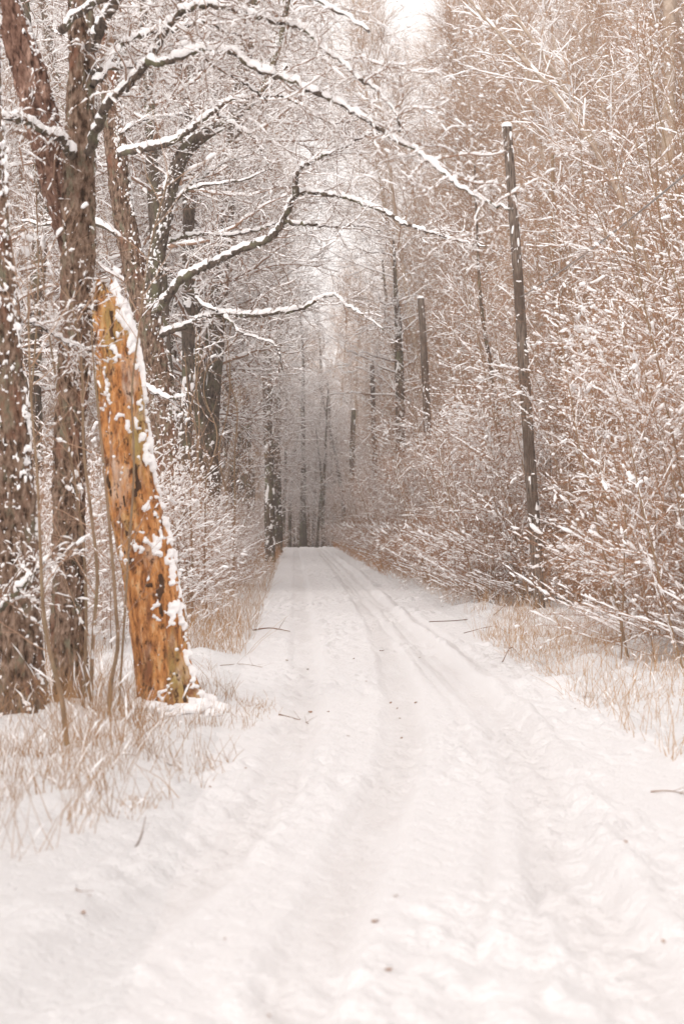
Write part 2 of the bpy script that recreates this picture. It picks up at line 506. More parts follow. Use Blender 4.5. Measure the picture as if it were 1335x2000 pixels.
# right hand aspens
G2 = 'aspens standing behind the right hand thicket'
L2 = 'tall pale leafless aspen with fine snowy twigs behind the thicket right of the track'
n_asp = 0
for i in range(900):
    if n_asp >= 150: break
    yy = 33 + 125 * rng.random() ** 1.2
    if n_asp < 62:
        u = (5.0 if yy < 46 else 4.2) + rng.random() * 3.5; sc = rng.uniform(.5, .72)
    else:
        u = (6.4 if yy < 48 else 5.0) + rng.random() * (.13 * yy + 2.5); sc = rng.uniform(.9, 1.1) * min(max(yy / 52, .95), 1.7)
    x = u + float(centre(yy))
    if not in_view(x, yy, 1.5): continue
    place(ASP[rng.integers(3)], x, yy, rng.normal(0, .8), sc, L2, 'tree', G2); n_asp += 1
# left hand understorey
G3 = 'saplings of the undergrowth left of the track'
L3 = 'thin leafless sapling clump dusted with snow in the undergrowth left of the track'
y = 27.0
while y < 145:
    edge = -2.45 - .35 * float(sstep(45, 30, y)) - .55 * float(sstep(45, 80, y))
    for row in range(2):
        u = edge - .3 - row * (1.5 + .012 * y) + rng.normal(0, .3)
        yy = y + rng.normal(0, .4); x = u + float(centre(yy))
        if not in_view(x, yy, 1.4): continue
        k = 4 if row == 0 or yy < 50 else rng.choice([2, 4])
        place(SAP[k], x, yy, math.pi + rng.normal(0, .7), rng.uniform(.8, 1.1), L3, 'sapling', G3); n_sap += 1
    y += 1.7 + .022 * max(0, y - 30)
G4 = 'trees of the wood left of the track'
L4 = 'leafless snowy tree in the dense wood left of the track'
n_l = 0
for i in range(400):
    if n_l >= 54: break
    yy = 40 + 112 * rng.random() ** 1.1
    u = -2.9 - rng.random() * (.12 * yy + 2)
    x = u + float(centre(yy))
    if not in_view(x, yy, 1.5): continue
    pr = OAK[rng.integers(3)] if rng.random() < .72 else ASP[rng.integers(3)]
    place(pr, x, yy, math.pi + rng.normal(0, .9), rng.uniform(.85, 1.1) * min(max(yy / 65, 1), 1.4), L4, 'tree', G4); n_l += 1
for i, (u, yy) in enumerate([(-3.4, 46), (-3.0, 55), (-3.6, 64), (-3.1, 76), (-3.3, 90), (-3.0, 106), (-3.2, 124)]):
    place(OAK[i % 3], u + float(centre(yy)), yy, math.pi + rng.normal(0, .3), rng.uniform(.85, 1.0), L4, 'tree', G4)
for i, (u, yy) in enumerate([(4.9, 116), (4.4, 134)]):
    place(OAK[(i + 1) % 3], u + float(centre(yy)), yy, rng.normal(0, .3), rng.uniform(.65, .75), 'dark leafless oak reaching over the track from the right near its far end', 'tree', 'oaks on the right near the track end')
for i in range(10):
    yy = 162 + i * 5; x = px(500 + 280 * ((i * .618) % 1), 0, yy)[0]
    place(ASP[i % 3], x, yy, rng.uniform(0, 6.28), rng.uniform(1.3, 1.65), 'tall pale lacy tree rising over the far end of the track', 'tree', 'tall lacy trees at the far track end')
# far end of the track
G5 = 'trees closing the far end of the track'
L5 = 'grey leafless tree in the far wood closing the end of the track'
for i in range(34):
    yy = rng.uniform(165, 240); x = float(rng.uniform(-.15, .12)) * yy
    if i < 18: yy = 156 + i * 2.5; x = px([548, 632, 590, 655, 612, 668, 575, 520, 640, 600, 700, 560, 622, 584, 647, 606, 530, 690][i], 0, yy)[0]
    place(OAK[rng.integers(3)], x, yy, rng.uniform(0, 6.28), rng.uniform(.6, .85) if i < 18 else rng.uniform(.95, 1.25), L5, 'tree', G5)

for i, (x, yy) in enumerate([(-5, -4), (6, -3), (-4.6, 3), (5.6, 4), (-4.4, 9), (5.2, 10), (5.6, 16), (7.2, 20), (-6.0, 13), (-5.6, 20), (-6.5, 26), (8, 26)]):  # aspens added beside and behind the camera, out of frame, to shade the foreground
    place(ASP[i % 3], x, yy, (math.pi if x < 0 else 0) + rng.normal(0, .4), rng.uniform(.9, 1.1), 'tall leafless aspen added out of view beside the viewer to shade the foreground', 'tree', 'aspens added out of view for foreground shade')
def far_wood():
    g = np.random.default_rng(900)
    n = 90
    b = np.stack([g.uniform(-48, 48, n), g.uniform(245, 300, n), np.full(n, -5.)], 1)
    p = grow(b, np.stack([g.normal(0, .04, n), g.normal(0, .04, n), np.ones(n)], 1), g.uniform(14, 20, n), 14, .03, (0, 0, .01), g)
    r = g.uniform(.12, .3, n)[:, None] * np.linspace(1, .2, 14)[None]
    T, S = Acc(), Acc()
    tube(T, p, r, 7)
    side_growth(T, S, p, r, [
        dict(n=34, t0=.08, ang=(.7, 1.4), len=(2, 5), taper=.4, P=7, wob=.15, r=(.03, .06), snow=.06, cover=.8, M=11),
        dict(n=9, t0=.2, ang=(.5, 1.1), len=(.8, 2.4), P=4, wob=.2, r=(.018, .03), snow=.05, cover=.6, M=6, ks=3)], g)
    o = T.obj('far_wood', M_BARK_FAR); tag(o, 'hazy grey mass of bare wood beyond the end of the track', 'wood', kind='stuff')
    S.obj('snow', M_SNOW, o)
far_wood()

for i, xp in enumerate([552, 566, 581, 596, 604, 619, 627, 641, 649, 660, 672, 683]):
    yy = 158 + (i * 7) % 17
    place(OAK[i % 3], px(xp, 0, yy)[0], yy, rng.uniform(0, 6.28), rng.uniform(.42, .6), 'thin dark trunk in the cluster right behind the end of the track', 'tree', 'thin trunks clustered behind the track end')
for i in range(16):
    yy = rng.uniform(151, 172); x = px(rng.uniform(500, 720), 0, yy)[0]
    if 545 < x / yy * FPX + 667.5 < 645 and yy < 157: continue
    place(SAP[2 + i % 3], x, yy, rng.uniform(0, 6.28), rng.uniform(.9, 1.3), 'low snowy undergrowth sapling in front of the wood at the far track end', 'sapling', 'undergrowth closing the track end')

# ------------------------------------------------------------------ traced trees on the left
def bark_surface(path, rad, M, k, amp, seed, fur=10, vert=6):
    p, r = smooth_path(path, rad, M)
    t, u, v = frames(p[None]); u = u[0]; v = v[0]
    a = np.arange(k) * 2 * np.pi / k
    A, I = np.meshgrid(a / (2 * np.pi), np.linspace(0, 1, M))
    Lm = np.linalg.norm(np.diff(p, axis=0), axis=1).sum()
    n1 = noise(A * fur, I * Lm * vert * .5 + seed, fur); n2 = noise(A * fur * 2, I * Lm * vert + seed * 2, fur * 2)
    n3 = noise(A * fur * 4, I * Lm * vert * 3 + seed * 3, fur * 4); n0 = noise(A * 3, I * Lm * .9 + seed * 5, 3)
    rid = 1 - np.abs(2 * n2 - 1)
    disp = amp * ((rid - .5) * .9 + (n1 - .5) * .9 + (n3 - .5) * .7) + (n0 - .5) * .18
    rr = r[:, None] * (1 + disp)
    dirv = np.cos(a)[None, :, None] * u[:, None] + np.sin(a)[None, :, None] * v[:, None]
    return p[:, None] + rr[..., None] * dirv, dirv, rr, A, I * Lm

def snow_shell(accS, surf, dirv, mask, thick):
    """patches of stuck snow on a bark surface: only the faces that stand proud"""
    off = np.where(mask > 0, np.clip(mask, 0, 1) ** .5 * thick, -.012)
    g = surf + dirv * off[..., None]
    f = grid_faces(*surf.shape[:2])
    on = (mask > -.05)
    j = np.roll(on, -1, 1)
    keep = on[:-1] | on[1:] | j[:-1] | j[1:]
    accS.add(g, f[keep])

def path_px(lst, d0, d1=None, hw=True):
    n = len(lst); d1 = d0 if d1 is None else d1
    ds = np.linspace(d0, d1, n)
    p = np.array([px(q[0], q[1], dd) for q, dd in zip(lst, ds)])
    r = np.array([q[2] * dd / FPX for q, dd in zip(lst, ds)])
    return p, r

def limb(T, C, S, lst, d0, d1, r0, r1, seed, levels, thick=.8, k=8, M=None):
    """a traced limb (photograph pixels at a depth), its snow and side twigs"""
    n = len(lst); rr = np.linspace(r0, r1, n)
    p, r = path_px([(a[0], a[1], q) for a, q in zip(lst, rr)], d0, d1)
    M = M or max(16, n * 6)
    g = np.random.default_rng(seed)
    p, r = smooth_path(p, r, M)
    wv = g.normal(0, .02, p.shape); wv[0] = 0
    p = p + wv * .4
    r = r * (1 + .12 * g.normal(size=M))
    tube(T, p[None], r[None], k)
    sm = p.copy()
    snow_on(S, sm[None], r[None], .46 * thick * float(np.mean(r)) + .009, .94, M * 3, 7, g, ridge=True)
    if levels: side_growth(C, S, p[None], r[None], levels, g)

def oak_twigs(n1, l1, n2=6, n3=5, t0=.1, bias=(0, 0, .12), f=1.0):
    return [dict(n=n1, t0=t0, ang=(.5, 1.3), len=(l1[0] * .9, l1[1] * 1.15), taper=.45, P=11, wob=.22, r=(.004 * f, .009 * f), k=4, bias=bias, snow=.018 * f, cover=.65, M=34, ks=4),
            dict(n=n2, t0=.15, ang=(.5, 1.1), len=(.12, .5), P=6, wob=.28, r=(.003 * f, .0045 * f), snow=.013 * f, cover=.4, M=14),
            dict(n=n3, t0=.15, ang=(.5, 1.1), len=(.06, .22), P=4, wob=.3, r=(.002 * f, .003 * f), snow=.011 * f, cover=.2, M=7, ks=3)]

def ground_base(x, y): return np.array([x, y, H(x, y)])

def near_trunk(root, path, rad, M, k, amp, seed, mt, name='trunk', cov=.72, right=0.0, thick=.03):
    base = np.array(root.location)
    sf, dv, rr, A, Z = bark_surface(path, rad * (.85 if name == 'fork' else .93), M, k, amp, seed, fur=12, vert=9)
    a = Acc(); a.add(sf, grid_faces(M, k)); a.obj(name, mt, root, base)
    n = .25 * noise(A * 7, Z * 4 + seed, 7) + .30 * noise(A * 26, Z * 22 + seed, 26) + .45 * noise(A * 60, Z * 60 + seed, 60)
    m = (n - cov + .06 + .09 * dv[..., 0] + right * dv[..., 0]) * 6
    return sf, dv, m

# --- mossy forked trunk (second from left)
B = ground_base(*px(142, 0, 19.2)[:2])
t2 = tag(empty('roadside_tree', B), 'tall forked grey-brown trunk with peeling bark standing left of the broken orange stump', 'tree')
pth, rad = path_px([(146, 1440, 52), (141, 1380, 42), (135, 1250, 36), (134, 1000, 33), (136, 850, 32), (146, 700, 32), (152, 600, 31), (155, 450, 32), (157, 300, 31), (162, 150, 27), (159, 0, 26), (158, -160, 24)], 19.2)
SN = Acc()
sf, dv, m = near_trunk(t2, pth, rad, 620, 110, .24, 3, M_BARK_GREY, cov=.80, thick=.03)
snow_shell(SN, sf, dv, m, .014)
pth, rad = path_px([(150, 500, 30), (128, 400, 36), (108, 320, 37), (90, 260, 37), (72, 200, 37), (45, 110, 34), (20, 40, 32), (-20, -80, 30)], 19.5)
sf, dv, m = near_trunk(t2, pth, rad, 300, 96, .24, 9, M_BARK_RED, name='fork', cov=.775)
snow_shell(SN, sf, dv, m, .018)
T, C = Acc(), Acc()
TW = oak_twigs
limb(T, C, SN, [(172, 300), (190, 255), (210, 205), (250, 165), (290, 120), (320, 68), (350, 28), (415, 10), (475, 20), (530, 40), (590, 55), (630, 90), (668, 122), (698, 150), (743, 182), (768, 215), (783, 255)], 19, 17.2, 10, 2.0, 101, TW(30, (.3, 1.1)), thick=1.0)
limb(T, C, SN, [(290, 120), (330, 118), (390, 98), (450, 100), (500, 135), (550, 150), (600, 172), (668, 205), (718, 235), (768, 270), (818, 295), (858, 330), (883, 352), (928, 385), (968, 402), (998, 412)], 18.4, 16.8, 7.5, 2.0, 102, TW(28, (.25, .9)), thick=1.2)
limb(T, C, SN, [(178, 95), (195, 55), (215, 20), (240, -20), (280, -80)], 19, 18.5, 13, 8, 103, TW(6, (.4, 1.0)))
limb(T, C, SN, [(140, 305), (120, 275), (100, 262), (60, 242), (20, 228), (-30, 222)], 19, 18.2, 10, 6, 104, TW(14, (.3, .8)), thick=1.0)
limb(T, C, SN, [(180, 170), (210, 130), (225, 100), (270, 70), (330, 60), (400, 45), (460, 70), (520, 80)], 19, 20.2, 7, 2.5, 105, TW(20, (.3, .9)), thick=1.1)
limb(T, C, SN, [(175, 140), (240, 130), (300, 130), (360, 90), (420, 130), (480, 165), (520, 200)], 19, 21, 6, 2.0, 106, TW(20, (.3, .9)), thick=1.1)
limb(T, C, SN, [(120, 60), (160, 20), (220, -10), (330, -20), (440, -30), (540, -20), (640, 10), (720, 60)], 18.6, 17, 8, 3, 107, TW(15, (.3, 1.0)), thick=1.0)
T.obj('limb', M_BARK_FAR, t2, B); C.obj('twigs', M_TWIG_DARK, t2, B); SN.obj('snow', M_SNOW, t2, B)

# --- far left dark trunk
B = ground_base(*px(40, 0, 17)[:2])
t1 = tag(empty('roadside_tree', B), 'dark mossy trunk at the left edge of the photo, nearest to the viewer', 'tree')
pth, rad = path_px([(52, 1470, 66), (45, 1400, 54), (36, 1250, 48), (32, 1050, 44), (24, 900, 42), (12, 750, 40), (0, 600, 36), (-8, 470, 32), (-14, 330, 28), (-22, 150, 26), (-28, -60, 24)], 17)
SN = Acc()
sf, dv, m = near_trunk(t1, pth, rad, 460, 110, .24, 17, M_BARK_GREY, cov=.765)
snow_shell(SN, sf, dv, m, .018)
T, C = Acc(), Acc()
limb(T, C, SN, [(0, 1195), (25, 1165), (50, 1135), (75, 1110), (95, 1090)], 16.6, 16.2, 5, 2, 111, TW(6, (.15, .4)), thick=3.2)
limb(T, C, SN, [(20, 640), (60, 630), (100, 650), (150, 680)], 17, 17.4, 4, 2, 112, TW(8, (.2, .5)), thick=1.4)
T.obj('limb', M_BARK_FAR, t1, B); C.obj('twigs', M_TWIG_DARK, t1, B); SN.obj('snow', M_SNOW, t1, B)

# --- broken orange stump
B = ground_base(*px(332, 0, 19.0)[:2])
st = tag(empty('broken_stump', B), 'tall leaning barkless orange rotten tree stump with snow down its right flank', 'stump')
pth, rad = path_px([(342, 1440, 98), (335, 1385, 70), (318, 1300, 53), (304, 1200, 51), (286, 1100, 50), (268, 1000, 49), (252, 900, 47), (241, 800, 45), (230, 700, 42), (221, 640, 38), (211, 590, 30), (203, 556, 14)], 19.0)
sf, dv, rr, A, Z = bark_surface(pth, rad, 520, 128, .11, 29, fur=14, vert=3)
sf[-14:, :, 2] += (.22 * noise(A[-14:] * 8, Z[-14:] * 0 + 4, 8) - .14) * np.linspace(0, 1, 14)[:, None]
a = Acc(); a.add(sf, grid_faces(520, 128)); a.obj('rotten_wood', M_ROT, st, B)
# decayed hollows: dark sunken blotches of old bark left on the wood
n = .5 * noise(A * 12, Z * 5 + 61, 12) + .5 * noise(A * 30, Z * 14 + 5, 30)
hm = (n - .735) * 7 + np.where(np.abs(dv[..., 0] - .25) < .35, .25, -.35)
hl = Acc(); snow_shell(hl, sf, dv, hm, .008); hl.obj('bark_remnants', M_HOLE, st, B)
n = .35 * noise(A * 12, Z * 6 + 31, 12) + .40 * noise(A * 28, Z * 16 + 7, 28) + .25 * noise(A * 56, Z * 36 + 3, 56)
m = (n - .70 + .36 * np.clip(dv[..., 0] - .45, 0, 1) + .03 * sstep(2.9, 3.3, Z) + .12 * np.minimum(dv[..., 0], .4)) * 6
SN = Acc(); snow_shell(SN, sf, dv, m, .035)
g = np.random.default_rng(77)
aa = g.uniform(-2.6, .7, 90); rr_ = g.uniform(.24, .40, 90) ; bx = B[0] + rr_ * np.cos(aa); by = B[1] + rr_ * np.sin(aa) * .9
bz = height(bx, by) + g.uniform(-.01, .10, 90) * np.clip(np.cos(aa) + .4, 0, 1) * np.clip(1.5 - rr_ * 3.5, 0, 1)
q = np.stack([np.stack([bx - .02, by, bz], 1), np.stack([bx + .02, by + .01, bz], 1)], 1)
blobs(SN, q, np.full((90, 2), .005), 3.0, (.022, .05), g, (.9, 1.8))
SN.obj('snow', M_SNOW, st, B)

# --- big oak behind the stump with the limbs that arch over the track
B = ground_base(*px(350, 0, 36)[:2])
t4 = tag(empty('arching_oak', B), 'big oak behind the orange stump whose snowy limbs arch over the track', 'tree')
pth, rad = path_px([(352, 1200, 34), (346, 1120, 28), (338, 1000, 26), (325, 880, 26), (312, 780, 27), (298, 680, 27), (288, 610, 27), (272, 550, 25), (255, 480, 23), (240, 400, 22), (228, 300, 21), (220, 220, 20), (215, 120, 17), (205, 0, 15), (200, -80, 13)], 36)
SN = Acc()
sf, dv, m = near_trunk(t4, pth, rad, 420, 72, .20, 41, M_BARK_GREY, cov=.76, right=.03)
snow_shell(SN, sf, dv, m, .03)
T, C = Acc(), Acc()
pth, rad = path_px([(290, 620, 20), (300, 560, 20), (308, 480, 20), (322, 425, 19), (340, 345, 18), (362, 298, 17), (400, 262, 15), (435, 243, 12), (490, 200, 9), (515, 165, 8), (540, 100, 7), (560, 10, 6), (575, -60, 5)], 36, 34.5)
sf, dv, m = near_trunk(t4, pth, rad, 220, 40, .10, 43, M_BARK_FAR, name='fork', cov=.73, right=-.12)
snow_shell(SN, sf, dv, m, .035)
A_ = [(296, 640), (305, 610), (325, 583), (350, 550), (380, 530), (425, 510), (470, 487), (525, 467), (541, 450), (556, 425), (568, 398), (580, 378), (640, 381), (668, 384), (708, 398), (748, 412), (783, 434), (818, 447), (858, 460), (893, 470), (948, 482)]
limb(T, C, SN, A_, 36, 32, 9.5, 1.6, 201, TW(46, (.4, 1.6)), thick=1.0, k=10, M=150)
limb(T, C, SN, [(578, 382), (577, 345), (590, 328), (625, 306), (668, 290), (693, 275), (723, 262), (770, 255)], 33.6, 33, 6, 1.5, 202, TW(24, (.3, 1.2)), thick=1.3)
limb(T, C, SN, [(556, 433), (590, 438), (615, 440), (668, 442), (695, 440), (740, 450)], 33.9, 34.2, 4, 1.2, 203, TW(14, (.3, 1.0)), thick=1.3)
limb(T, C, SN, [(302, 500), (318, 478), (340, 468), (380, 458), (450, 460), (500, 450), (537, 437)], 36, 36.5, 5, 2, 204, TW(16, (.4, 1.2)), thick=1.3)
limb(T, C, SN, [(300, 670), (325, 650), (370, 634), (405, 617), (450, 613), (480, 616), (525, 612), (565, 607), (595, 600), (620, 585), (655, 577), (672, 594), (700, 610), (750, 645)], 36, 34, 7.5, 1.4, 205, TW(26, (.4, 1.4)), thick=1.2)
limb(T, C, SN, [(436, 616), (448, 626), (465, 645), (500, 660), (540, 677), (550, 720)], 35.2, 35, 3, 1.2, 206, TW(12, (.3, .9)), thick=1.1)
limb(T, C, SN, [(378, 560), (390, 590), (425, 608)], 35.6, 35.3, 4, 3, 207, None, thick=1.3)
limb(T, C, SN, [(232, 300), (260, 293), (300, 287), (340, 275), (370, 255), (395, 235), (425, 210), (450, 196), (495, 188), (530, 160), (560, 130)], 35.6, 34, 8, 2, 208, TW(30, (.4, 1.5)), thick=1.4)
limb(T, C, SN, [(425, 222), (460, 245), (500, 272), (512, 300), (530, 330)], 34.8, 34.5, 3.5, 1.3, 209, TW(10, (.3, .9)), thick=1.1)
limb(T, C, SN, [(232, 262), (280, 235), (320, 228), (360, 225), (385, 235)], 35.5, 36.5, 4, 1.5, 210, TW(10, (.3, .9)), thick=1.2)
limb(T, C, SN, [(335, 385), (375, 360), (410, 335), (440, 315), (470, 308), (520, 290)], 35.6, 36.6, 5, 1.3, 211, TW(18, (.3, 1.1)), thick=1.0)
limb(T, C, SN, [(330, 400), (365, 372), (400, 362), (480, 350), (530, 330)], 35.7, 34.5, 4, 1.3, 212, TW(14, (.3, 1.0)), thick=1.0)
limb(T, C, SN, [(255, 480), (200, 440), (150, 430), (90, 440), (40, 430)], 36, 37, 6, 2, 213, TW(18, (.4, 1.3)), thick=1.2)
limb(T, C, SN, [(268, 740), (300, 765), (330, 778), (360, 775)], 33, 32, 4, 2, 214, TW(5, (.2, .5)), thick=2.0)
limb(T, C, SN, [(215, 180), (190, 120), (150, 80), (100, 60)], 36, 37, 6, 2, 215, TW(16, (.4, 1.3)), thick=1.2)
limb(T, C, SN, [(215, 140), (260, 80), (320, 50), (380, -10)], 36, 37, 7, 3, 216, TW(20, (.4, 1.4)), thick=1.2)
limb(T, C, SN, [(500, 190), (560, 190), (600, 215), (650, 240), (700, 235)], 34.5, 34, 4, 1.3, 217, TW(18, (.4, 1.2)), thick=1.2)
T.obj('limb', M_BARK_FAR, t4, B); C.obj('twigs', M_TWIG_DARK, t4, B); SN.obj('snow', M_SNOW, t4, B)

# --- straight dark trunks further along the left side
def column_tree(lst, d, seed, label, levels_n=22):
    gx, gy = px(lst[0][0], 0, d)[:2]
    B = ground_base(gx, gy)
    root = tag(empty('forest_tree', B), label, 'tree')
    p0, r0 = path_px(lst, d)
    p0[0, 2] = B[2] - .3
    sf, dv, rr, A, Z = bark_surface(p0, r0, 220, 36, .09, seed)
    a = Acc(); a.add(sf, grid_faces(220, 36)); a.obj('trunk', M_BARK_FAR, root, B)
    SN, C = Acc(), Acc()
    n = .6 * noise(A * 7, Z * 4 + seed, 7) + .4 * noise(A * 15, Z * 11, 15)
    snow_shell(SN, sf, dv, (n - .74) * 6, .04)
    g = np.random.default_rng(seed)
    p, r = smooth_path(p0, r0, 24)
    side_growth(C, SN, p[None], r[None], [
        dict(n=levels_n, t0=.4, ang=(.9, 1.45), len=(1.5, 3.8), P=10, wob=.17, r=(.02, .045), k=5, snow=.045, cover=.9, M=18, ks=5, tip=.25),
        dict(n=7, t0=.2, ang=(.5, 1.1), len=(.6, 1.5), P=7, wob=.22, r=(.008, .014), k=3, snow=.03, cover=.75, M=11),
        dict(n=5, t0=.15, ang=(.5, 1.1), len=(.25, .7), P=5, wob=.25, r=(.005, .007), snow=.025, cover=.6, M=7)], g)
    C.obj('crown', M_TWIG_DARK, root, B); SN.obj('snow', M_SNOW, root, B)
column_tree([(352, 1165, 16), (356, 1000, 13), (366, 760, 12.5), (370, 560, 12.5), (368, 400, 11), (363, 250, 9), (360, 120, 8), (350, -60, 6)], 48, 61, 'straight dark trunk just right of the big arching oak')
column_tree([(422, 1150, 14), (418, 950, 11), (415, 800, 10.5), (410, 620, 10), (402, 500, 9), (395, 300, 7), (390, 100, 5)], 58, 63, 'slim dark trunk beside the straight one, second right of the oak')
column_tree([(528, 1105, 10), (526, 950, 9.5), (523, 800, 9), (521, 640, 8.5), (518, 450, 6), (520, 250, 3)], 88, 67, 'narrow grey trunk rising from the left thicket near the track end')
column_tree([(541, 1085, 11), (540, 1000, 10.5), (538, 900, 10), (540, 780, 8), (548, 600, 5), (560, 450, 3)], 118, 69, 'dark trunk at the left corner of the far track end')
column_tree([(783, 1110, 10), (782, 850, 9.5), (780, 740, 9), (777, 640, 7), (772, 560, 4), (768, 470, 2)], 96, 71, 'dark spreading oak behind the leaning utility poles right of the track', 26)

# --- pale front saplings on the left
def pale_stem(lst, d, hw0, hw1, seed, label, n=10):
    B = ground_base(*px(lst[0][0], 0, d)[:2])
    root = tag(empty('pale_sapling', B), label, 'sapling')
    T, C, S = Acc(), Acc(), Acc()
    p, r = path_px([(q[0], q[1], w) for q, w in zip(lst, np.linspace(hw0 * .5, hw1 * .55, len(lst)))], d, d - .5)
    p[0, 2] = B[2] - .1
    g = np.random.default_rng(seed)
    p, r = smooth_path(p, r, 50)
    tube(T, p[None], r[None], 8)
    snow_on(S, p[None], r[None], .02, .35, 60, 5, g)
    side_growth(C, S, p[None], r[None], [
        dict(n=n, t0=.15, ang=(.5, 1.0), len=(.4, 1.1), taper=.3, P=8, wob=.1, trop=(0, 0, .03), r=(.003, .006), k=4, snow=.012, cover=.12, M=26, blob=(1.8, (.008, .017))),
        dict(n=4, t0=.2, ang=(.5, 1.0), len=(.15, .45), P=5, wob=.14, r=(.002, .003), blob=(.5, (.006, .012)))], g)
    T.obj('stem', M_STEM, root, B); C.obj('twigs', M_TWIG_TAN, root, B); S.obj('snow', M_SNOW, root, B)
pale_stem([(212, 1405), (218, 1330), (230, 1265), (226, 1180), (216, 1050), (205, 930), (192, 800), (186, 740), (178, 640)], 17.6, 9, 3, 301, 'pale olive sapling stem rising just left of the orange stump')
pale_stem([(176, 1365), (182, 1250), (190, 1120), (178, 1000), (164, 880), (160, 720), (146, 620), (128, 560)], 17.8, 8, 3.5, 302, 'pale olive sapling crossing in front of the grey-brown forked trunk', 14)
pale_stem([(160, 1375), (168, 1250), (166, 1100), (150, 960), (120, 800), (95, 640), (80, 480)], 18, 7, 2.5, 303, 'thin sapling bending left in front of the forked trunk', 14)
pale_stem([(134, 1440), (118, 1350), (97, 1270), (85, 1190), (80, 1090), (74, 940), (60, 760), (55, 560)], 15.6, 11, 3, 304, 'leaning snow-flecked sapling between the two left trunks', 12)
pale_stem([(230, 1300), (250, 1100), (262, 900), (258, 760), (272, 640), (290, 500), (330, 340)], 18.6, 5, 2, 305, 'wispy tan sapling in front of the orange stump', 12)
pale_stem([(10, 1420), (18, 1250), (45, 1000), (60, 800), (75, 560), (70, 330)], 20, 6, 2.5, 306, 'thin reddish sapling behind the left edge trunk', 16)
for i, (x, d) in enumerate([(368, 40), (376, 34), (392, 44), (437, 52), (455, 50), (405, 37)]):
    yb = HOR + EYE * FPX / d
    g = np.random.default_rng(400 + i)
    pts = [(x + g.normal(0, 3) - j * g.uniform(-4, 3), yb - j * 90) for j in range(7)]
    pale_stem(pts, d, 4.5, 1.5, 400 + i, ['upright tan sapling right behind the stump foot', 'thin tan sapling nearest the right flank of the orange stump', 'tan sapling rising from the left thicket edge',
              'slim tan sapling midway along the left thicket', 'slim upright sapling at the grassy left verge', 'tan sapling stem between stump and left thicket'][i], 16)

# --- right side stems that can be told apart
def slim_tree(lst, d, label, mt, seed, n=18):
    B = ground_base(*px(lst[0][0], 0, d)[:2])
    root = tag(empty('slim_tree', B), label, 'tree')
    T, C, S = Acc(), Acc(), Acc()
    p, r = path_px(lst, d); p[0, 2] = B[2] - .2
    g = np.random.default_rng(seed)
    p, r = smooth_path(p, r, 60)
    tube(T, p[None], r[None], 10)
    snow_on(S, p[None], r[None], .03, .5, 90, 5, g)
    side_growth(C, S, p[None], r[None], [
        dict(n=n, t0=.2, ang=(.6, 1.0), len=(1.0, 2.6), taper=.3, P=8, wob=.08, trop=(0, 0, .03), r=(.007, .014), k=4, snow=.028, cover=.7, M=14),
        dict(n=8, t0=.2, ang=(.5, 1.0), len=(.3, 1.0), P=5, wob=.12, r=(.004, .005), snow=.024, cover=.55, M=8),
        dict(n=3, t0=.2, ang=(.5, 1.0), len=(.15, .4), P=3, wob=.15, r=(.003, .004), snow=.02, cover=.5, M=4, ks=3)], g)
    T.obj('trunk', mt, root, B); C.obj('crown', M_TWIG_TAN, root, B); S.obj('snow', M_SNOW, root, B)
slim_tree([(994, 1160, 4.5), (985, 940, 4.2), (968, 800, 4), (955, 700, 4), (944, 640, 3.6), (936, 560, 3), (930, 430, 2.2), (926, 320, 1.5)], 52, 'slender dark sapling trunk leaning left of the nearest utility pole', M_BARK_FAR, 501)
slim_tree([(1296, 1200, 17), (1298, 900, 15), (1300, 600, 14), (1303, 300, 13), (1305, 100, 12), (1306, -80, 11)], 41, 'stout pale aspen trunk at the top right edge', M_BARK_PALE, 502, 24)
slim_tree([(1320, 1190, 10), (1312, 900, 9), (1294, 500, 8), (1287, 200, 7), (1285, -60, 7)], 43, 'slimmer pale aspen trunk beside the stout one at right edge', M_BARK_PALE, 503, 20)
slim_tree([(1380, 1200, 6), (1330, 900, 6), (1250, 480, 5), (1130, 245, 5), (1040, 135, 4), (960, 50, 3), (890, -30, 2.5)], 39, 'pale aspen bowed leftwards over the thicket under its snow', M_BARK_PALE, 504, 26)
slim_tree([(1290, 1200, 6), (1265, 850, 5.5), (1235, 500, 5), (1170, 300, 5), (1130, 220, 4.5), (1060, 110, 4), (1000, 20, 3), (960, -60, 2.5)], 40, 'leaning aspen stem with a bent top in front of the right wood', M_BARK_PALE, 505, 26)
slim_tree([(1130, 1190, 7), (1112, 900, 6), (1095, 720, 5), (1080, 500, 4), (1078, 300, 3)], 43, 'thin grey stem just right of the nearest utility pole', M_STEM, 506, 18)

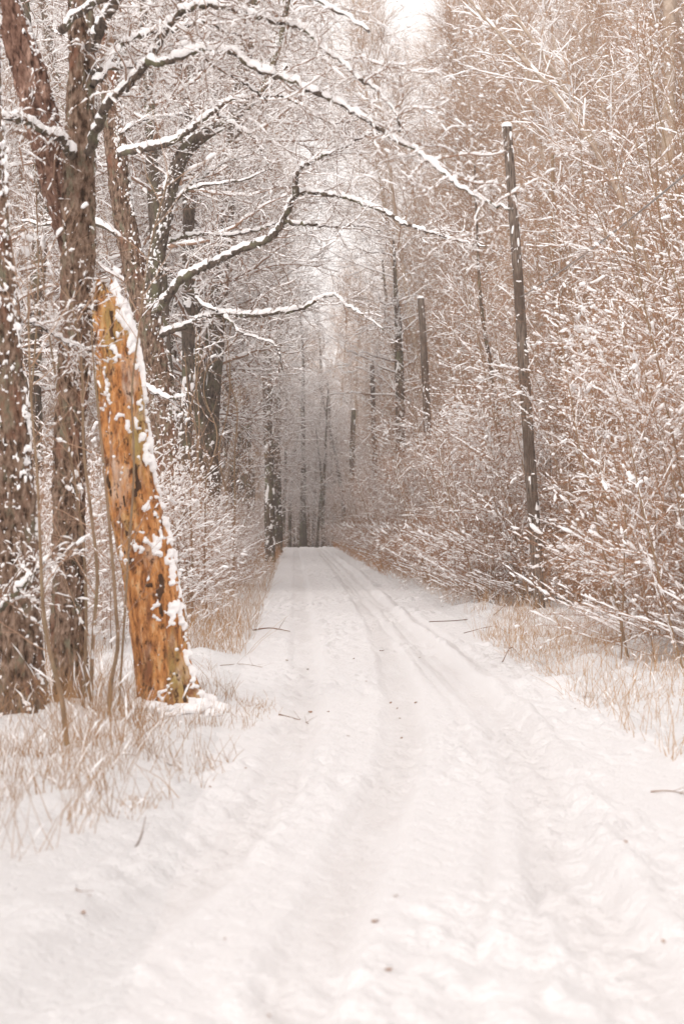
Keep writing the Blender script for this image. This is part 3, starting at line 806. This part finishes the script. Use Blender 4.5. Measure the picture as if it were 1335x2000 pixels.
# ------------------------------------------------------------------ utility poles
def pole(xb, d, xt, yt, hw, label, mid=None, mt=None):
    bx, by = px(xb, 0, d)[:2]
    B = ground_base(bx, by)
    root = tag(empty('utility_pole', B), label, 'pole', 'old wooden poles along the right side')
    top = px(xt, yt, d); bot = B.copy(); bot[2] -= .3
    pts = [bot, top] if mid is None else [bot, px(mid[0], mid[1], d), top]
    r = hw * d / FPX
    sf, dv, rr, A, Z = bark_surface(pts, np.linspace(r, r * .78, len(pts)), 120, 28, .05, d, 8, 1.5)
    a = Acc(); a.add(sf, grid_faces(120, 28))
    a.obj('shaft', mt or M_POLE, root, B)
    # snow cap: a low dome on the cut top
    k = 28; ang = np.arange(k) * 2 * np.pi / k
    ph = np.linspace(-.25, np.pi / 2 - .02, 8)
    cap = np.stack([top[0] + r * .95 * np.cos(ph)[:, None] * np.cos(ang), top[1] + r * .95 * np.cos(ph)[:, None] * np.sin(ang),
                    top[2] + (.07 if mid else .03) * np.sin(ph)[:, None] + 0 * ang], -1)
    c = Acc(); c.add(cap, grid_faces(8, k)); c.obj('snow_cap', M_SNOW, root, B)
    S = Acc()
    n = .6 * noise(A * 6, Z * 5 + d, 6) + .4 * noise(A * 14, Z * 14, 14)
    snow_shell(S, sf, dv, (n - .80 + .05 * dv[..., 0]) * 6, .02); S.obj('snow', M_SNOW, root, B)
    return top
pole(1055, 38.8, 989, 246, 11.5, 'tallest and nearest weathered wooden pole, leaning left, right of the track', (1014, 600))
pole(842, 77, 821, 582, 8, 'second pale grey wooden pole sunk in the right thicket', (829, 720))
pole(737, 108, 726, 713, 5.5, 'short looking pale wooden pole third along the right side')
pole(680, 147, 690, 800, 6, 'dark leaning wooden pole farthest along, at the track end', (686, 940), M_BARK_FAR)

# cable from the nearest pole towards the viewer, on to the next pole of the line
pA = px(1016, 580, 38.6); pB = np.array([3.42, 8.0, 4.75])
tt = np.linspace(0, 1, 40)[:, None]
cb = pA * (1 - tt) + pB * tt; cb[:, 2] -= .35 * 4 * (tt * (1 - tt))[:, 0] * .6
a = Acc(); tube(a, cb[None], np.full((1, 40), .011), 8)
tag(a.obj('cable', M_WIRE), 'grey cable running down to the nearest wooden pole', 'cable')
B = ground_base(3.42, 8.0)
root = tag(empty('utility_pole', B), 'wooden pole beside the viewer that carries the grey cable', 'pole', 'old wooden poles along the right side')
sf, dv, rr, A, Z = bark_surface([B - [0, 0, .3], B + [0, 0, 5.4]], [.125, .1], 60, 28, .05, 5, 8, 1.5)
a = Acc(); a.add(sf, grid_faces(60, 28)); a.obj('shaft', M_POLE, root, B)

# ------------------------------------------------------------------ dry grass on the verges
def grass(name, n, sampler, mt, hmin, hmax, seed, label, rad=(.0011, .002)):
    g = np.random.default_rng(seed)
    x, y = sampler(g, n)
    z = height(x, y)
    d = np.stack([g.normal(0, .3, len(x)), g.normal(0, .28, len(x)), np.ones(len(x))], 1)
    p = grow(np.stack([x, y, z - .02], 1), d, g.uniform(hmin, hmax, len(x)) * (.5 + .9 * noise(x * 1.5, y * 1.1)), 5, .10, (.0, 0, -.09), g)
    r = g.uniform(*rad, len(x))[:, None] * np.linspace(1, .35, 5)[None]
    a = Acc(); tube(a, p, r, 3)
    o = tag(a.obj(name, mt), label, 'grass', kind='stuff')
    S = Acc(); q = p[::2]; snow_on(S, q, r[::2], .014, .14, 9, 5, g); S.obj('snow', M_SNOW, o)
    return o

def verge(u0, u1, y0, y1, thr, sc=1.3, pw=1.0):
    def f(g, n):
        y = y0 + (y1 - y0) * g.random(n * 6) ** pw; u = g.uniform(u0, u1, n * 6)
        x = u + centre(y)
        k = (noise(x * sc + 5, y * sc * .8) > thr) & (np.abs(x) < .145 * y + .4)
        return x[k][:n], y[k][:n]
    return f
def corner(g, n):
    y = g.uniform(10.3, 19, n * 5); x = g.uniform(-2.8, -.7, n * 5)
    edge = np.interp(y, [10, 12, 15, 19], [-1.22, -1.08, -1.15, -1.45])
    k = (x < edge - .1 + .35 * (noise(x * 3, y * 2) - .5)) & (noise(x * 2.2, y * 1.6 + 8) > .5)
    return x[k][:n], y[k][:n]
grass('dry_grass', 1250, corner, M_STRAW, .25, .65, 601, 'thick tan dry grass in the snow at the lower left corner', (.001, .002))
def left_fringe(g, n):
    y = g.uniform(11, 28, n * 6); x = g.uniform(-3, .1, n * 6)
    edge = np.interp(y, [10, 12.2, 14.8, 18.6, 22, 26, 30], [-1.35, -.95, -.68, -.62, -1.1, -1.45, -1.4])
    k = (x < edge) & (noise(x * 2.6 + 3, y * 1.7) > .55)
    return x[k][:n], y[k][:n]
grass('dry_grass', 1900, left_fringe, M_STRAW, .1, .32, 602, 'sparse dry stalks poking from the snow around the orange stump', (.0016, .0028))
grass('dry_grass', 2600, verge(-2.5, -1.5, 27, 110, .42, 1.2, 1.4), M_STRAW, .25, .75, 603, 'dry grass fringe along the left side of the track', (.0015, .003))
grass('dry_grass', 2700, verge(1.8, 3.1, 27, 110, .46, 1.9, 1.0), M_STRAW, .2, .6, 604, 'dry grass fringe below the thicket right of the track', (.0015, .003))
grass('dry_grass', 1500, verge(1.35, 3.2, 12.5, 32, .38, 2.1), M_STRAW, .1, .4, 605, 'sparse dry stalks in the snow at the right verge', (.0015, .003))
grass('dry_grass', 1500, verge(1.5, 2.7, 62, 150, .38, 1.3), M_STRAW_RED, .3, .8, 606, 'russet grass band at the right side of the far track end', (.004, .007))
grass('dry_grass', 1400, verge(-2.4, -1.6, 95, 150, .3, 1.0), M_STRAW_RED, .3, .8, 607, 'russet grass band at the left side of the far track end', (.004, .007))

# ------------------------------------------------------------------ litter on the snow
def fallen_twig(lst, d, r, label, sub=4, snowy=False):
    pts = np.array([[px(q[0], 0, dd)[0], dd] for q in lst for dd in [EYE * FPX / (q[1] - HOR)]])
    p = np.stack([pts[:, 0], pts[:, 1], height(pts[:, 0], pts[:, 1]) + r + np.array([q[2] if len(q) > 2 else .004 for q in lst])], 1)
    p, rr = smooth_path(p, np.linspace(r, r * .4, len(p)), 24)
    g = np.random.default_rng(int(lst[0][0]))
    a = Acc(); s = Acc(); tube(a, p[None], rr[None], 6)
    side_growth(a, s, p[None], rr[None], [dict(n=sub, t0=.3, t1=.9, ang=(.5, .9), len=(.06, .3), P=5, wob=.12, r=(r * .3, r * .5))], g)
    B = p[0].copy(); B[2] -= r
    o = a.obj('fallen_twig', M_TWIG_DARK, None, B); o.location = B
    return tag(o, label, 'twig')
fallen_twig([(495, 1232), (525, 1228), (566, 1234)], 0, .012, 'thin fallen twig lying on the left edge of the track')
fallen_twig([(545, 1398), (575, 1396), (602, 1406)], 0, .006, 'small curved twig lying on the track right of the grass tuft')
fallen_twig([(838, 1216), (905, 1212), (975, 1207, .04), (1000, 1207, .25), (1040, 1207, .62)], 0, .007, 'long bare fallen branch at the foot of the nearest pole', 8)
fallen_twig([(1120, 1390), (1130, 1372), (1145, 1356, .03)], 0, .006, 'short bent twig standing in snow on the right verge')
fallen_twig([(980, 1296), (1000, 1285, .08), (1020, 1292)], 0, .006, 'little drooping twig on the right verge above the rut')
fallen_twig([(1270, 1548), (1300, 1550), (1335, 1549)], 0, .005, 'thin straw twig lying in the snow at the right edge')
fallen_twig([(265, 1658), (275, 1645), (285, 1630, .04)], 0, .004, 'tiny twig poking from snow below the left grass', 1)
fallen_twig([(130, 1735), (155, 1755), (180, 1772)], 0, .003, 'faint straw lying on the snow at lower left', 1)

g = np.random.default_rng(77)
LEAVES = [(163, 1815, .020), (733, 1810, .022), (773, 1762, .017), (757, 1912, .02), (1298, 1846, .024), (440, 1839, .01), (635, 1224, .05), (650, 1236, .05), (745, 1270, .04), (818, 1286, .03),
          (812, 1367, .03), (780, 1395, .02), (783, 1432, .02), (762, 1366, .02), (775, 1378, .018), (680, 1440, .018), (330, 1500, .03), (415, 1530, .03), (605, 1385, .03), (640, 1395, .02), (525, 1985, .012), (1218, 1686, .02),
          (480, 1510, .02), (560, 1290, .03), (600, 1300, .03), (690, 1290, .025), (715, 1340, .02)]
lv0 = None
for i, (x, y, s) in enumerate(LEAVES):
    d = EYE * FPX / (y - HOR); X = px(x, 0, d)[0]
    if lv0 is None:
        n = 9; t = np.linspace(-1, 1, n); w = np.sqrt(np.clip(1 - t ** 2, 0.02, 1)) * (.5 + .18 * np.cos(t * 9))
        gv_ = np.stack([np.stack([t, sg * w, .28 * t ** 2 + .35 * abs(sg) * w ** 2 + .02], 1) for sg in (-1, -.5, 0, .5, 1)], 1)
        up = gv_.copy(); dn = gv_.copy(); dn[..., 2] -= .05
        a = Acc(); a.add(up, grid_faces(n, 5, False)); a.add(dn, grid_faces(n, 5, False)[..., ::-1])
        lv0 = a.obj('dead_leaf', M_LEAF); o = lv0
    else:
        o = lv0.copy(); COL.objects.link(o)
    o.location = (X, d, H(X, d) + .004); s *= .8; o.scale = (s, s, s); o.rotation_euler = (g.normal(0, .3), g.normal(0, .3), g.uniform(0, 6.28))
    tag(o, 'small curled brown dead leaf lying on the snowy track', 'leaf', 'dead leaves scattered on the track')

def litter(cx, cy, sx, sy):
    d = EYE * FPX / (cy - HOR); X = px(cx, 0, d)[0]
    return lambda g, n: (g.normal(X, sx, n), g.normal(d, sy, n))
grass('dry_grass', 90, litter(500, 1388, .10, .35), M_STRAW, .04, .14, 611, 'flattened straw tuft showing through the snow at the left edge of the track', (.0015, .003))
grass('dry_grass', 60, litter(272, 1580, .06, .12), M_STRAW, .03, .08, 612, 'little brown tuft half buried in the snow below the left grass', (.0015, .003))
grass('dry_grass', 70, litter(385, 1362, .10, .3), M_STRAW, .03, .12, 613, 'brown straw bits at the right foot of the orange stump', (.0015, .003))
fallen_twig([(430, 1302), (470, 1299), (512, 1303)], 0, .004, 'wispy broken twig on the snow level with the stump foot', 5)
fallen_twig([(905, 1238), (960, 1232, .03), (990, 1240)], 0, .005, 'thin bare twig on the right verge below the nearest pole', 5)

def falling_snow():
    g = np.random.default_rng(950); n = 2600
    y = 14 + 130 * g.random(n) ** .8
    c = np.stack([g.uniform(-.15, .15, n) * y, y, EYE + g.uniform(-.06, .22, n) * y], 1)
    c = c[c[:, 2] > .1]; n = len(c)
    R = g.uniform(.0025, .006, n)
    dv = nrm(g.normal(size=(n, 3)))
    p = c[:, None] + dv[:, None] * (R[:, None] * np.array([-1, 0, 1.]))[..., None]
    a = Acc(); tube(a, p, R[:, None] * np.array([.3, 1, .3]), 5)
    tag(a.obj('falling_snow', M_SNOW), 'fine snowflakes drifting down over the track', 'snow', kind='stuff')
falling_snow()

# ------------------------------------------------------------------ air thick with fine falling snow
def build_haze():
    v = np.array([[x, y, z] for x in (-150, 150) for y in (-20, 340) for z in (-8, 34)], float)
    q = np.array([[0, 1, 3, 2], [4, 6, 7, 5], [0, 4, 5, 1], [2, 3, 7, 6], [0, 2, 6, 4], [1, 5, 7, 3]])
    m = bpy.data.materials.new('snowy_air'); m.use_nodes = True
    n = m.node_tree.nodes; l = m.node_tree.links
    n.remove(n['Principled BSDF'])
    pv = n.new('ShaderNodeVolumePrincipled'); pv.inputs['Color'].default_value = (1, .955, .915, 1)
    pv.inputs['Density'].default_value = HAZE
    l.new(pv.outputs['Volume'], n['Material Output'].inputs['Volume'])
    a = Acc(); a.add(v, q)
    o = a.obj('haze', m, smooth=False)
    tag(o, 'pale haze of fine falling snow filling the air', 'haze', kind='stuff')
HAZE = .0010
build_haze()
